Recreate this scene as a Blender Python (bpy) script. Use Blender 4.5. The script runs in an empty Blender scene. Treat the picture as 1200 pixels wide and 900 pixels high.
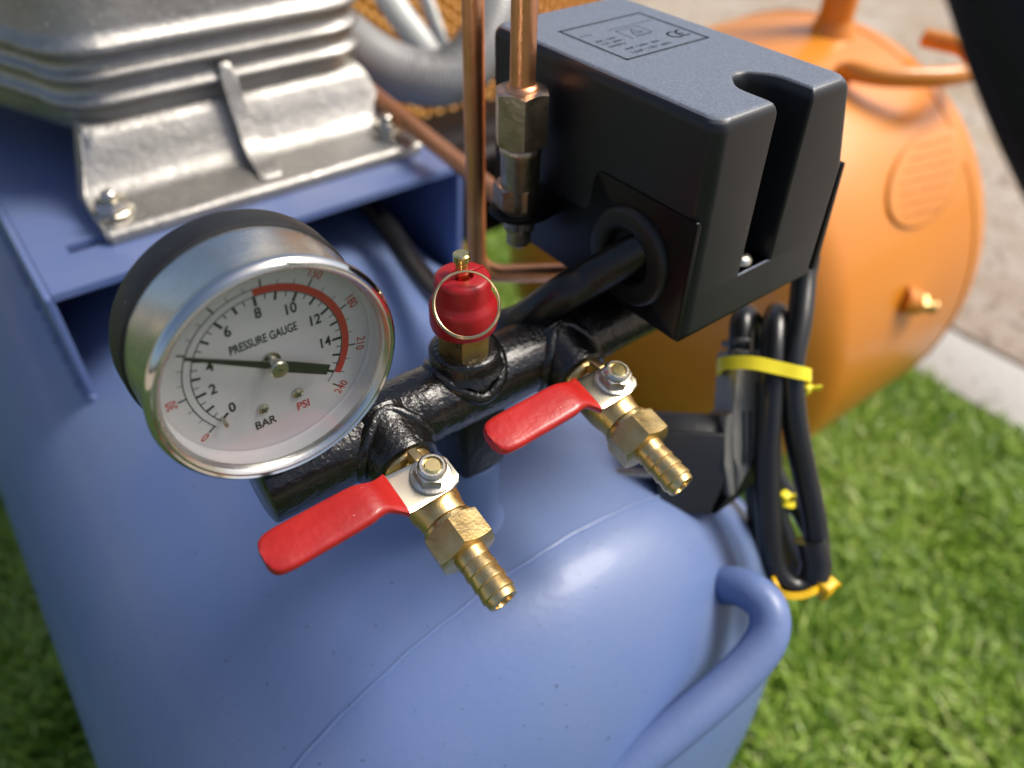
import bpy, bmesh, math, random
import numpy as np
from mathutils import Vector, Matrix, Quaternion
from math import radians as rad, sin, cos, pi
random.seed(7); rng = np.random.default_rng(7)
S = bpy.context.scene
COL = S.collection
H = 0.58                                  # camera height above the lawn; heights below are given relative to it

# ---------------------------------------------------------------- camera
F, CX, CY = 901.0, 600.0, 450.0
pit, yaw, rol = rad(41.6), rad(38.3), rad(1.3)
fw = np.array([sin(yaw)*cos(pit), cos(yaw)*cos(pit), -sin(pit)])
rt = np.array([cos(yaw), -sin(yaw), 0.0]); up = np.cross(rt, fw)
rt2 = rt*cos(rol)+up*sin(rol); up2 = -rt*sin(rol)+up*cos(rol)
CM = np.array([rt2, up2, -fw])
def ray(u, v): return CM.T @ np.array([(u-CX)/F, -(v-CY)/F, -1.0])
def P(u, v, d): return Vector(ray(u, v)*d)                 # point seen at (u, v), d metres deep
def on(u, v, ax, val):                                     # point seen at (u, v) on the plane axis ax = val
    r = ray(u, v); return Vector(r*(val/r[ax]))
cam = bpy.data.cameras.new('camera'); co = bpy.data.objects.new('camera', cam); COL.objects.link(co)
cam.sensor_width = 36; cam.lens = F/1200*36; cam.clip_start = .01; cam.clip_end = 60
co.matrix_world = Matrix.Translation((0, 0, H)) @ Matrix(CM.T.tolist()).to_4x4()
cam.dof.use_dof = True; cam.dof.focus_distance = .175; cam.dof.aperture_fstop = 27/3.3; cam.dof.aperture_blades = 0
S.camera = co
# ---------------------------------------------------------------- world, sun, exposure
w = bpy.data.worlds.new('World'); S.world = w; w.use_nodes = True
SUN_EL, SUN_AZ = 52, 116                   # azimuth measured from +Y towards +X
nt = w.node_tree; bg = nt.nodes['Background']; sky = nt.nodes.new('ShaderNodeTexSky')
sky.sky_type = 'NISHITA'; sky.sun_disc = False; sky.sun_elevation = rad(SUN_EL); sky.sun_rotation = rad(SUN_AZ)
sky.air_density = 1.0; sky.dust_density = 4.0; sky.ozone_density = 1.0
nt.links.new(sky.outputs[0], bg.inputs[0]); bg.inputs[1].default_value = .09
sl = bpy.data.lights.new('sun', 'SUN'); so = bpy.data.objects.new('sun', sl); COL.objects.link(so)
sl.energy = 2.5; sl.angle = rad(24); sl.color = (1, .94, .85)
sd = Vector((sin(rad(SUN_AZ))*cos(rad(SUN_EL)), cos(rad(SUN_AZ))*cos(rad(SUN_EL)), sin(rad(SUN_EL))))
so.rotation_euler = sd.to_track_quat('Z', 'Y').to_euler(); so.location = sd*5
vs = S.view_settings; vs.view_transform = 'Standard'; vs.look = 'None'; vs.exposure = 0.62; vs.gamma = 1; vs.use_curve_mapping = False
S.render.engine = 'CYCLES'; S.render.resolution_x = 1024; S.render.resolution_y = 768
S.cycles.max_bounces = 10; S.cycles.transparent_max_bounces = 12

# ---------------------------------------------------------------- materials
def srgb(r, g, b): return tuple(((c/255+.055)/1.055)**2.4 if c > 10 else c/255/12.92 for c in (r, g, b))+(1,)
def mat(name, base, rough=.5, metal=0., var=None, vscale=60, bump=0., bscale=300, coat=0., rvar=0., spec=.5, detail=4, dots=None, coord='Object', bump2=None):
    m = bpy.data.materials.new(name); m.use_nodes = True; t = m.node_tree; n = t.nodes; b = n['Principled BSDF']
    b.inputs['Base Color'].default_value = base; b.inputs['Roughness'].default_value = rough; b.inputs['Metallic'].default_value = metal
    b.inputs['Coat Weight'].default_value = coat; b.inputs['Coat Roughness'].default_value = .12; b.inputs['Specular IOR Level'].default_value = spec
    tc = n.new('ShaderNodeTexCoord'); o = tc.outputs[coord]
    def noise(s, d=detail):
        x = n.new('ShaderNodeTexNoise'); x.inputs['Scale'].default_value = s; x.inputs['Detail'].default_value = d; t.links.new(o, x.inputs['Vector']); return x
    src = None
    if var:
        x = noise(vscale); r = n.new('ShaderNodeValToRGB'); r.color_ramp.elements[0].position = .35; r.color_ramp.elements[1].position = .68
        r.color_ramp.elements[0].color = base; r.color_ramp.elements[1].color = var
        t.links.new(x.outputs['Fac'], r.inputs[0]); src = r.outputs[0]
    if dots:                              # (colour, scale, threshold): specks of dust or dirt
        x = noise(dots[1], 2); r = n.new('ShaderNodeValToRGB'); r.color_ramp.elements[0].position = dots[2]; r.color_ramp.elements[1].position = dots[2]+.03
        r.color_ramp.elements[0].color = (0, 0, 0, 1); r.color_ramp.elements[1].color = (1, 1, 1, 1)
        t.links.new(x.outputs['Fac'], r.inputs[0]); mx = n.new('ShaderNodeMix'); mx.data_type = 'RGBA'
        t.links.new(r.outputs[0], mx.inputs[0]); mx.inputs[6].default_value = base; mx.inputs[7].default_value = dots[0]
        if src: t.links.new(src, mx.inputs[6])
        src = mx.outputs[2]
    if src: t.links.new(src, b.inputs['Base Color'])
    if rvar:
        x = noise(vscale*.7+17); mr = n.new('ShaderNodeMapRange'); mr.inputs[1].default_value = .3; mr.inputs[2].default_value = .7
        mr.inputs[3].default_value = max(0, rough-rvar); mr.inputs[4].default_value = rough+rvar
        t.links.new(x.outputs['Fac'], mr.inputs[0]); t.links.new(mr.outputs[0], b.inputs['Roughness'])
    if bump:
        x = noise(bscale); bp = n.new('ShaderNodeBump'); bp.inputs['Strength'].default_value = 1; bp.inputs['Distance'].default_value = bump
        t.links.new(x.outputs['Fac'], bp.inputs['Height']); last = bp
        if bump2:
            y = noise(bump2[1]); b2 = n.new('ShaderNodeBump'); b2.inputs['Distance'].default_value = bump2[0]
            t.links.new(y.outputs['Fac'], b2.inputs['Height']); t.links.new(bp.outputs[0], b2.inputs['Normal']); last = b2
        t.links.new(last.outputs[0], b.inputs['Normal'])
    return m
M = dict(
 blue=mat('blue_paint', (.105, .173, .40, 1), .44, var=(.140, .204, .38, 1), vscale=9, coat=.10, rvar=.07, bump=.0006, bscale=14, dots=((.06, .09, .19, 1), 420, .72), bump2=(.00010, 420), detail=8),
 blue_dark=mat('blue_paint_frame', (.092, .142, .33, 1), .38, var=(.115, .160, .33, 1), vscale=20, coat=.2, bump=.00004, bscale=500),
 orange=mat('orange_paint', (.72, .25, .018, 1), .36, var=(.69, .22, .014, 1), vscale=8, coat=.3, rvar=.05, bump=.0004, bscale=20),
 orange_grille=mat('amber_plastic', (.75, .36, .03, 1), .5),
 castal=mat('cast_aluminium', (.42, .405, .38, 1), .46, 1., var=(.33, .32, .30, 1), vscale=45, bump=.00022, bscale=1100, rvar=.08, dots=((.80, .78, .74, 1), 800, .68), bump2=(.00028, 260)),
 zinc=mat('zinc_plated_steel', (.62, .60, .55, 1), .28, 1., var=(.5, .46, .36, 1), vscale=300, rvar=.08, bump=.00005, bscale=1500),
 fit=mat('aged_nickel', (.54, .45, .36, 1), .36, 1., var=(.36, .29, .22, 1), vscale=220, rvar=.1, bump=.00012, bscale=800),
 copper=mat('copper', (.86, .42, .22, 1), .38, 1., var=(.74, .33, .16, 1), vscale=90, rvar=.08, bump=.00006, bscale=600),
 brass=mat('brass', (.74, .56, .27, 1), .33, 1., var=(.64, .43, .16, 1), vscale=260, rvar=.09, bump=.00005, bscale=1500),
 brass_hi=mat('bright_brass', (.9, .72, .32, 1), .22, 1., rvar=.05, bump=.00004, bscale=1500),
 chrome=mat('chrome', (.70, .69, .66, 1), .27, 1., var=(.58, .57, .53, 1), vscale=90, rvar=.08, bump=.00003, bscale=900),
 chrome_lip=mat('polished_chrome', (.66, .66, .64, 1), .10, 1.),
 black_ring=mat('black_case_rubber', (.010, .010, .010, 1), .5, var=(.016, .016, .016, 1), vscale=200, bump=.0001, bscale=900, dots=((.4, .4, .38, 1), 330, .77)),
 manifold=mat('black_gloss_paint', (.005, .005, .005, 1), .19, bump=.00032, bscale=800, coat=.3, rvar=.06, dots=((.05, .04, .03, 1), 700, .72), bump2=(.00045, 230)),
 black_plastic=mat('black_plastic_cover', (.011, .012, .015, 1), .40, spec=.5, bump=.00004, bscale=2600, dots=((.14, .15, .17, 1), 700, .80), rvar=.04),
 black_gloss=mat('black_gloss_panel', (.005, .005, .006, 1), .34, spec=.2, bump=.00002, bscale=900, dots=((.2, .2, .2, 1), 1300, .78)),
 rubber=mat('black_rubber', (.008, .0075, .007, 1), .33, bump=.00008, bscale=500, rvar=.06, dots=((.06, .055, .05, 1), 800, .7)),
 cord=mat('black_cord_sheath', (.010, .011, .012, 1), .32, bump=.00005, bscale=700, rvar=.05),
 plug=mat('black_plug_plastic', (.026, .026, .028, 1), .38, bump=.0001, bscale=900),
 plug_grey=mat('dark_grey_plug_body', (.19, .185, .165, 1), .5, var=(.23, .22, .19, 1), vscale=120, bump=.00012, bscale=700),
 red=mat('red_vinyl_grip', (.50, .016, .012, 1), .36, var=(.42, .012, .010, 1), vscale=160, bump=.0002, bscale=330, coat=.2, dots=((.8, .35, .3, 1), 900, .76)),
 red_cap=mat('red_plastic_cap', (.34, .006, .010, 1), .42, coat=.0, bump=.0001, bscale=300, dots=((.7, .4, .35, 1), 1300, .77)),
 ring=mat('split_ring_steel', (.78, .60, .32, 1), .2, 1.),
 dial=mat('white_dial', (.64, .62, .63, 1), .5, var=(.68, .655, .66, 1), vscale=60),
 ink=mat('black_print', (.012, .012, .014, 1), .5),
 ink_red=mat('red_print', (.55, .03, .03, 1), .5),
 needle=mat('black_needle', (.012, .013, .013, 1), .4, bump=.00002, bscale=1500),
 yellow=mat('yellow_nylon', (.85, .72, .02, 1), .38, bump=.00004, bscale=900),
 yellow_or=mat('amber_nylon', (.85, .50, .01, 1), .38, bump=.00004, bscale=900),
 hose=mat('grey_hose', (.26, .26, .255, 1), .45, var=(.21, .21, .205, 1), vscale=40, coat=.15),
 white=mat('white_enamel', (.58, .60, .57, 1), .35),
 dark=mat('dark_metal', (.005, .005, .006, 1), .55, spec=.3),
 concrete=mat('concrete', (.46, .45, .42, 1), .9, var=(.36, .34, .31, 1), vscale=9, bump=.002, bscale=120, detail=8, dots=((.2, .18, .15, 1), 90, .66), coord='Object'),
 joint=mat('dark_joint', (.10, .09, .085, 1), .95, bump=.002, bscale=150),
 sand=mat('tan_ground', (.36, .28, .20, 1), .95, var=(.46, .40, .33, 1), vscale=6, bump=.003, bscale=60, detail=8, dots=((.2, .15, .1, 1), 45, .62)),
 soil=mat('turf_backing', (.030, .060, .012, 1), .95, var=(.05, .09, .02, 1), vscale=40, bump=.004, bscale=160),
 grommet=mat('grommet_rubber', (.007, .007, .007, 1), .45, bump=.00005, bscale=900),
 post=mat('black_satin_paint', (.004, .004, .004, 1), .34, spec=.3, bump=.0003, bscale=400),
 pav=mat('brown_paving', (.33, .26, .20, 1), .92, var=(.42, .36, .30, 1), vscale=14, bump=.002, bscale=90, detail=8, dots=((.18, .13, .09, 1), 60, .60)),
 nickel=mat('dull_nickel', (.50, .47, .42, 1), .34, 1.),
 lever=mat('lever_steel', (.74, .68, .52, 1), .26, 1., var=(.62, .56, .42, 1), vscale=40),
 engr=mat('engraved_line', (.010, .012, .015, 1), .5),
)
def dust_or_sheen(m, col, amt, sc=1900, lo=.6):
    # settled dust or painted-in sky sheen on faces that look up, thinner towards the sides
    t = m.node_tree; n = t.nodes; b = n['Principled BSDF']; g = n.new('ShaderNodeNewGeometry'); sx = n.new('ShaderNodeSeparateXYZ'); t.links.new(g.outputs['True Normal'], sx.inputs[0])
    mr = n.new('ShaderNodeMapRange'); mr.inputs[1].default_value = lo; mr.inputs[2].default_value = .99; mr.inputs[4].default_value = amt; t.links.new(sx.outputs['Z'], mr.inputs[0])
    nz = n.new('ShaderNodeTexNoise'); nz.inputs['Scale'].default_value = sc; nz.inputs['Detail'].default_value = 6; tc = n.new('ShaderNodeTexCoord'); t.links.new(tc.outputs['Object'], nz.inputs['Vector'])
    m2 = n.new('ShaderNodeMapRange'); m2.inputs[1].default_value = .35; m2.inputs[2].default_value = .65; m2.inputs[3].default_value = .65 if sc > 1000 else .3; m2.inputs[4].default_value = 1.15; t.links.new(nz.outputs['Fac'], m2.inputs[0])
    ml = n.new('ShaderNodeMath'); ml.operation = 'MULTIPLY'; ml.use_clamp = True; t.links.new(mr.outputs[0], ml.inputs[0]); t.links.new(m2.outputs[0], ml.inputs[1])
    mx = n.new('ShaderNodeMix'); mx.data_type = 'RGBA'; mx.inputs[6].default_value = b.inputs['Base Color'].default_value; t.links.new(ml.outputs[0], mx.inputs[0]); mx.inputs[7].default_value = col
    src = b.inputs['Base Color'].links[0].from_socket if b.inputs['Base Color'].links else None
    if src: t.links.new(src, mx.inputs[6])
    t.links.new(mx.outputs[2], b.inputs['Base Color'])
dust_or_sheen(M['black_plastic'], (.33, .38, .47, 1), .50)  # lid's sky reflection painted as pale blue colour, with fine dust specks
dust_or_sheen(M['blue'], (.26, .28, .33, 1), .20, 22, .2)
dust_or_sheen(M['blue_dark'], (.26, .27, .30, 1), .16, 30, .5)
def glass_mat():
    m = bpy.data.materials.new('gauge_glass'); m.use_nodes = True; t = m.node_tree; n = t.nodes; n.remove(n['Principled BSDF'])
    tr = n.new('ShaderNodeBsdfTransparent'); tr.inputs[0].default_value = (.97, .98, .98, 1); gl = n.new('ShaderNodeBsdfGlossy'); gl.inputs['Roughness'].default_value = .03
    lw = n.new('ShaderNodeLayerWeight'); lw.inputs[0].default_value = .5; mx = n.new('ShaderNodeMixShader')
    pw = n.new('ShaderNodeMath'); pw.operation = 'POWER'; pw.inputs[1].default_value = 5; t.links.new(lw.outputs['Facing'], pw.inputs[0])
    fr = n.new('ShaderNodeMath'); fr.operation = 'MULTIPLY_ADD'; fr.inputs[1].default_value = .96; fr.inputs[2].default_value = .06; t.links.new(pw.outputs[0], fr.inputs[0])
    t.links.new(fr.outputs[0], mx.inputs[0]); t.links.new(tr.outputs[0], mx.inputs[1]); t.links.new(gl.outputs[0], mx.inputs[2])
    t.links.new(mx.outputs[0], n['Material Output'].inputs[0]); return m
M['glass'] = glass_mat()
def grass_mat():
    m = bpy.data.materials.new('turf_blades'); m.use_nodes = True; t = m.node_tree; n = t.nodes; b = n['Principled BSDF']
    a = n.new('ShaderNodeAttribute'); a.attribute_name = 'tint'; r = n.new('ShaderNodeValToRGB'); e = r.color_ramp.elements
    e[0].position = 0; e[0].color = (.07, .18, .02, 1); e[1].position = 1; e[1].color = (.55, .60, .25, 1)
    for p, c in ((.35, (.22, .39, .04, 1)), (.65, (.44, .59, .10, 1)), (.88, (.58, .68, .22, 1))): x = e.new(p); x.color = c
    t.links.new(a.outputs['Fac'], r.inputs[0]); t.links.new(r.outputs[0], b.inputs['Base Color']); b.inputs['Roughness'].default_value = .34
    tl = n.new('ShaderNodeBsdfTranslucent'); t.links.new(r.outputs[0], tl.inputs[0]); mx = n.new('ShaderNodeMixShader'); mx.inputs[0].default_value = .3
    t.links.new(b.outputs[0], mx.inputs[1]); t.links.new(tl.outputs[0], mx.inputs[2]); t.links.new(mx.outputs[0], n['Material Output'].inputs[0]); return m
M['grass'] = grass_mat()

# ---------------------------------------------------------------- helpers
ORG = {}
def link(name, me, m, parent=None, origin=None, smooth=True, ang=38):
    """me holds camera-height coordinates; its origin moves to the middle of its box"""
    vv = np.empty(len(me.vertices)*3, 'f'); me.vertices.foreach_get('co', vv); vv = vv.reshape(-1, 3)
    vv[:, 2] += H
    o0 = Vector(((vv.min(0)+vv.max(0))/2).tolist()) if origin is None else Vector((origin[0], origin[1], origin[2]+H))
    vv -= np.array(o0); me.vertices.foreach_set('co', vv.ravel()); me.update()
    o = bpy.data.objects.new(name, me); COL.objects.link(o)
    if m: me.materials.append(M[m] if isinstance(m, str) else m)
    if smooth:
        me.polygons.foreach_set('use_smooth', [True]*len(me.polygons)); me.set_sharp_from_angle(angle=rad(ang))
    ORG[o] = o0
    o.parent = parent; o.location = o0-(ORG[parent] if parent else Vector()); return o
def obj(name, bm, m, parent=None, **k):
    me = bpy.data.meshes.new(name); bmesh.ops.recalc_face_normals(bm, faces=bm.faces); bm.to_mesh(me); bm.free(); return link(name, me, m, parent, **k)
def thing(name, label, cat, loc, group=None):
    o = bpy.data.objects.new(name, None); COL.objects.link(o); o.empty_display_size = .05; o.location = (loc[0], loc[1], loc[2]+H); ORG[o] = o.location.copy()
    o['label'] = label; o['category'] = cat
    if group: o['group'] = group
    return o
def tag(o, label=None, cat=None, group=None, kind=None):
    if label: o['label'] = label
    if cat: o['category'] = cat
    if group: o['group'] = group
    if kind: o['kind'] = kind
    return o
def frame(axis, refv=None):
    a = Vector(axis).normalized(); r = Vector(refv) if refv else (Vector((0, 0, 1)) if abs(a.z) < .9 else Vector((1, 0, 0)))
    u = (r-a*r.dot(a)).normalized(); return a, u, a.cross(u)
def lathe(bm, prof, o, axis, n=48, refv=None, rot=0., cap=True):
    """prof: (radius, height along axis)"""
    a, u, v = frame(axis, refv); o = Vector(o); rings = []
    for r, h in prof:
        rings.append([bm.verts.new(o+a*h+(u*cos(rot+2*pi*k/n)+v*sin(rot+2*pi*k/n))*max(r, 1e-6)) for k in range(n)])
    for A, B in zip(rings, rings[1:]):
        for k in range(n): bm.faces.new((A[k], A[(k+1) % n], B[(k+1) % n], B[k]))
    if cap:
        for R_ in (rings[0], rings[-1]): bm.faces.new(R_)
    return bm
def hexnut(bm, r, h0, h1, o, axis, refv=None, rot=0., ch=.12):
    """hexagonal prism, corner radius r, with turned-down corners; scalloped by intersecting a cone"""
    a, u, v = frame(axis, refv); o = Vector(o); c = r*ch; N = 48; inr = r*cos(pi/6)
    def hr(t): t = (t % (pi/3))-pi/6; return inr/cos(t)
    def ring(h, cap): return [bm.verts.new(o+a*h+(u*cos(rot+2*pi*k/N)+v*sin(rot+2*pi*k/N))*min(hr(2*pi*k/N), cap)) for k in range(N)]
    R_ = []
    def ringv(side):                      # chamfer ring: lower where the radius is larger
        out = []
        for k in range(N):
            t = 2*pi*k/N; q = hr(t); d = max(0, (q-inr*1.0))*.55
            h = h0+d if side == 0 else h1-d
            out.append(bm.verts.new(o+a*h+(u*cos(rot+t)+v*sin(rot+t))*q))
        return out
    R_ = [ring(h0, inr*.97), ringv(0), ringv(1), ring(h1, inr*.97)]
    for A, B in zip(R_, R_[1:]):
        for k in range(N): bm.faces.new((A[k], A[(k+1) % N], B[(k+1) % N], B[k]))
    bm.faces.new(R_[0]); bm.faces.new(R_[-1]); return bm
def catmull(pts, n=10, closed=False):
    pts = [Vector(p) for p in pts]; out = []; L = len(pts)
    for i in range(L if closed else L-1):
        if closed: p0, p1, p2, p3 = pts[i-1], pts[i], pts[(i+1) % L], pts[(i+2) % L]
        else: p0 = pts[max(i-1, 0)]; p1 = pts[i]; p2 = pts[i+1]; p3 = pts[min(i+2, L-1)]
        for k in range(n):
            t = k/n; out.append(.5*((2*p1)+(p2-p0)*t+(2*p0-5*p1+4*p2-p3)*t*t+(3*p1-p0-3*p2+p3)*t**3))
    if not closed: out.append(pts[-1])
    return out
def tube(bm, pts, r, n=20, closed=False, cap=True, rx=None):
    """sweep a circle (or a flat oval, rx = second radius) along pts with a rotation-minimising frame"""
    pts = [Vector(p) for p in pts]; L = len(pts); rings = []
    tans = []
    for i in range(L):
        if closed: t = pts[(i+1) % L]-pts[i-1]
        else: t = pts[min(i+1, L-1)]-pts[max(i-1, 0)]
        tans.append(t.normalized())
    a, u, v = frame(tans[0])
    for i in range(L):
        t = tans[i]; u = (u-t*u.dot(t)).normalized(); v = t.cross(u)
        ri = r(i/(L-1)) if callable(r) else r; rj = rx if rx else ri
        rings.append([bm.verts.new(pts[i]+u*cos(2*pi*k/n)*ri+v*sin(2*pi*k/n)*rj) for k in range(n)])
    for A, B in (list(zip(rings, rings[1:]))+([(rings[-1], rings[0])] if closed else [])):
        for k in range(n): bm.faces.new((A[k], A[(k+1) % n], B[(k+1) % n], B[k]))
    if cap and not closed: bm.faces.new(rings[0]); bm.faces.new(rings[-1])
    return bm
def rbox(bm, lo, hi, bev=.001, seg=3):
    lo = Vector(lo); hi = Vector(hi); r = bmesh.ops.create_cube(bm, size=1)
    for q in r['verts']: q.co = Vector([(lo[i]+hi[i])/2+q.co[i]*(hi[i]-lo[i]) for i in range(3)])
    es = list({e for q in r['verts'] for e in q.link_edges})
    if bev: bmesh.ops.bevel(bm, geom=es, offset=bev, segments=seg, profile=.5, affect='EDGES')
    return bm
def prism(bm, poly, f0, f1, bev=0, seg=2):
    """poly of 2D points -> two 3D mapping functions (front and back)"""
    A = [bm.verts.new(f0(p)) for p in poly]; B = [bm.verts.new(f1(p)) for p in poly]; n = len(poly)
    bm.faces.new(A); bm.faces.new(B[::-1])
    for k in range(n): bm.faces.new((A[k], A[(k+1) % n], B[(k+1) % n], B[k]))
    if bev:
        es = [e for e in bm.edges if e.verts[0] in A and e.verts[1] in A or e.verts[0] in B and e.verts[1] in B]
        bmesh.ops.bevel(bm, geom=es, offset=bev, segments=seg, profile=.5, affect='EDGES')
    return bm
def rpoly(pts, r, n=5):
    """polygon with rounded corners; r number or list"""
    out = []; L = len(pts)
    for i in range(L):
        p = Vector(pts[i]).to_2d() if len(pts[i]) > 2 else Vector(pts[i]); a = Vector(pts[i-1]); b = Vector(pts[(i+1) % L]); ri = r[i] if isinstance(r, (list, tuple)) else r
        if ri <= 0: out.append(p); continue
        d1 = (a-p); d2 = (b-p); ri = min(ri, d1.length*.49, d2.length*.49); s = p+d1.normalized()*ri; e = p+d2.normalized()*ri
        for k in range(n+1): t = k/n; out.append((1-t)**2*s+2*t*(1-t)*p+t*t*e)
    return out
def text_mesh(s, size, xs=1.0, bold=0.):
    c = bpy.data.curves.new('t', 'FONT'); c.body = s; c.size = size; c.align_x = 'CENTER'; c.align_y = 'CENTER'; c.resolution_u = 3; c.offset = bold
    o = bpy.data.objects.new('t', c); COL.objects.link(o); bpy.context.view_layer.update()
    me = bpy.data.meshes.new_from_object(o.evaluated_get(bpy.context.evaluated_depsgraph_get())); bpy.data.objects.remove(o)
    V = [(v.co.x*xs, v.co.y) for v in me.vertices]; Fc = [tuple(p.vertices) for p in me.polygons]; bpy.data.meshes.remove(me); return V, Fc
def add_flat(bm, V, Fc, f):
    vs = [bm.verts.new(f(p)) for p in V]
    for q in Fc:
        try: bm.faces.new([vs[i] for i in q])
        except ValueError: pass

# ================================================================ SETTING
def sheet(name, m, x0, x1, y0, y1, z, kind='structure', n=1):
    bm = bmesh.new(); bmesh.ops.create_grid(bm, x_segments=n, y_segments=n, size=.5)
    for q in bm.verts: q.co = Vector(((x0+x1)/2+q.co.x*(x1-x0), (y0+y1)/2+q.co.y*(y1-y0), z))
    return tag(obj(name, bm, m, smooth=False), kind=kind)
GZ = -H
sheet('ground', 'sand', -30, 30, -30, 30, GZ-.012)
sheet('lawn', 'soil', -2.2, .785, -2.5, 4, GZ)
bm = bmesh.new(); rbox(bm, (.787, -3, GZ-.03), (.893, 6, GZ+.012), .004); tag(obj('kerb', bm, 'concrete'), kind='structure')
sheet('path_joint', 'joint', .890, .905, -3, 6, GZ-.004)
bm = bmesh.new(); rbox(bm, (.903, -3, GZ-.03), (1.42, 6, GZ+.010), .003); tag(obj('pavement', bm, 'pav'), kind='structure')

# turf: curled plastic blades, one mesh
def turf():
    N = 210000
    xy = np.stack([rng.uniform(-.5, .785, N), rng.uniform(-.42, .95, N)], 1)
    q = (CM @ np.c_[xy, np.full(N, GZ)].T).T; u = CX+F*q[:, 0]/-q[:, 2]; v = CY-F*q[:, 1]/-q[:, 2]
    keep = (q[:, 2] < 0) & (u > -260) & (u < 1460) & (v > -160) & (v < 1160)
    keep &= ~((xy[:, 0] > -.02) & (xy[:, 0] < .21) & (xy[:, 1] > .14))
    xy = xy[keep]; n = len(xy)
    hgt = rng.uniform(.014, .034, n); lean = rng.uniform(.1, 1.1, n); az = rng.uniform(0, 2*pi, n)
    # blades lie over in patches
    az = az*.55+ (np.sin(xy[:, 0]*23+xy[:, 1]*9)+np.cos(xy[:, 1]*31-xy[:, 0]*14))*1.3
    wd = rng.uniform(.0009, .0017, n); tw = rng.uniform(0, pi, n)
    d = np.stack([np.cos(az), np.sin(az)], 1); s = np.stack([np.cos(tw), np.sin(tw)], 1)*wd[:, None]
    zero = np.full(n, GZ); V = np.empty((n, 7, 3), 'f')
    for j, (t, wf) in enumerate(((0, .8), (.4, 1), (.75, .8))):
        c = xy+d*(hgt*lean*t**1.7)[:, None]; z = zero+hgt*t*(1-.25*lean*t)
        V[:, 2*j, :2] = c-s*wf/1; V[:, 2*j, 2] = z; V[:, 2*j+1, :2] = c+s*wf; V[:, 2*j+1, 2] = z
    V[:, 6, :2] = xy+d*(hgt*lean*1.15)[:, None]; V[:, 6, 2] = zero+hgt*(1-.35*lean*1.0)
    me = bpy.data.meshes.new('turf'); me.vertices.add(n*7); me.vertices.foreach_set('co', V.ravel())
    base = np.arange(n)[:, None]*7
    loops = np.concatenate([base+np.array([0, 1, 3, 2]), base+np.array([2, 3, 5, 4]), base+np.array([4, 5, 6])], 1)   # 4+4+3
    me.loops.add(n*11); me.loops.foreach_set('vertex_index', loops.ravel().astype('i'))
    me.polygons.add(n*3); st = (np.arange(n)[:, None]*11+np.array([0, 4, 8])).ravel(); me.polygons.foreach_set('loop_start', st.astype('i'))
    me.polygons.foreach_set('loop_total', np.tile([4, 4, 3], n).astype('i')); me.update(calc_edges=True); me.validate()
    a = me.attributes.new('tint', 'FLOAT', 'POINT')
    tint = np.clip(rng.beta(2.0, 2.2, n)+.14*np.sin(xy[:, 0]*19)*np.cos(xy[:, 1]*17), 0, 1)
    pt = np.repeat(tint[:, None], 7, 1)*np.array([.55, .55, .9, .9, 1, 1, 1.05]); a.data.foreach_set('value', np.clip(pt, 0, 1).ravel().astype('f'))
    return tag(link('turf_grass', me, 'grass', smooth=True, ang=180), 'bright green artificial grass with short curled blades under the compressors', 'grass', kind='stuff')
turf()

# ================================================================ BLUE COMPRESSOR
XT, RT, ZTOP, YS, KD = .0925, .1425, -.193, .104, .44
ZT = ZTOP-RT
COMP = thing('air_compressor', 'blue air compressor with round white pressure gauge and black manifold on its tank', 'air compressor', (XT, .3, GZ))
part = lambda name, bm, m, label=None, parent=None, **k: tag(obj(name, bm, m, parent or COMP, **k), label)
prof = []
YB = .78
for k in range(0, 25): a = pi/2*k/24; prof.append((RT*sin(a)*1.0 if k else 1e-6, YS-KD*RT*cos(a)))
prof += [(RT, YS+.001), (RT+.0001, YB)]
for k in range(1, 13): a = pi/2*k/12; prof.append((RT*cos(a), YB+KD*RT*sin(a)))
bm = bmesh.new(); lathe(bm, [(r, h) for r, h in prof], (XT, 0, ZT), (0, 1, 0), 160, cap=True)
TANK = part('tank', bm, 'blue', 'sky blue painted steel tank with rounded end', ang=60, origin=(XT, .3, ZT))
# weld seam round the tank where the end cap meets the shell
bm = bmesh.new(); ring = []
for k in range(480):
    a = 2*pi*k/480; j = .00012*sin(a*31)+.0001*sin(a*73+1); ring.append((XT+(RT+.0003)*cos(a), YS+j, ZT+(RT+.0000)*sin(a)))
tube(bm, ring, .0007, 8, closed=True); part('weld_seam', bm, 'blue', None, TANK)
# carrying handle across the end cap
def dome_y(x, z):
    r = min(1, math.hypot(x-XT, z-ZT)/RT); return YS-KD*RT*math.sqrt(1-r*r)
hp = [P(835, 706, .274), P(838, 694, .266), P(852, 686, .256), P(878, 692, .249), P(899, 712, .2445), P(901, 740, .242), P(886, 768, .240), P(852, 804, .2375), P(800, 848, .234), P(735, 900, .231), P(640, 975, .229), P(560, 1035, .231), P(500, 1060, .24), P(470, 1050, .256)]
bm = bmesh.new(); tube(bm, [p*1.035 for p in catmull(hp, 10)], .0066, 24); part('carry_handle', bm, 'blue', None, TANK)
# tank feet
for sx in (-1, 1):
    for y in (.17, .55):
        bm = bmesh.new(); rbox(bm, (XT+sx*.085-.012, y-.02, GZ), (XT+sx*.085+.012, y+.02, ZT-RT*.72), .003); part('foot', bm, 'blue_dark')
# boss and square post carrying the manifold
bm = bmesh.new(); lathe(bm, [(.0135, 0), (.0105, .0015), (.0092, .004), (.0085, .008), (.0085, .0290), (.008, .0298)], (.0865, .1286, ZTOP-.002), (0, 0, 1), 40); part('tank_boss', bm, 'blue', None, TANK)
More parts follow.
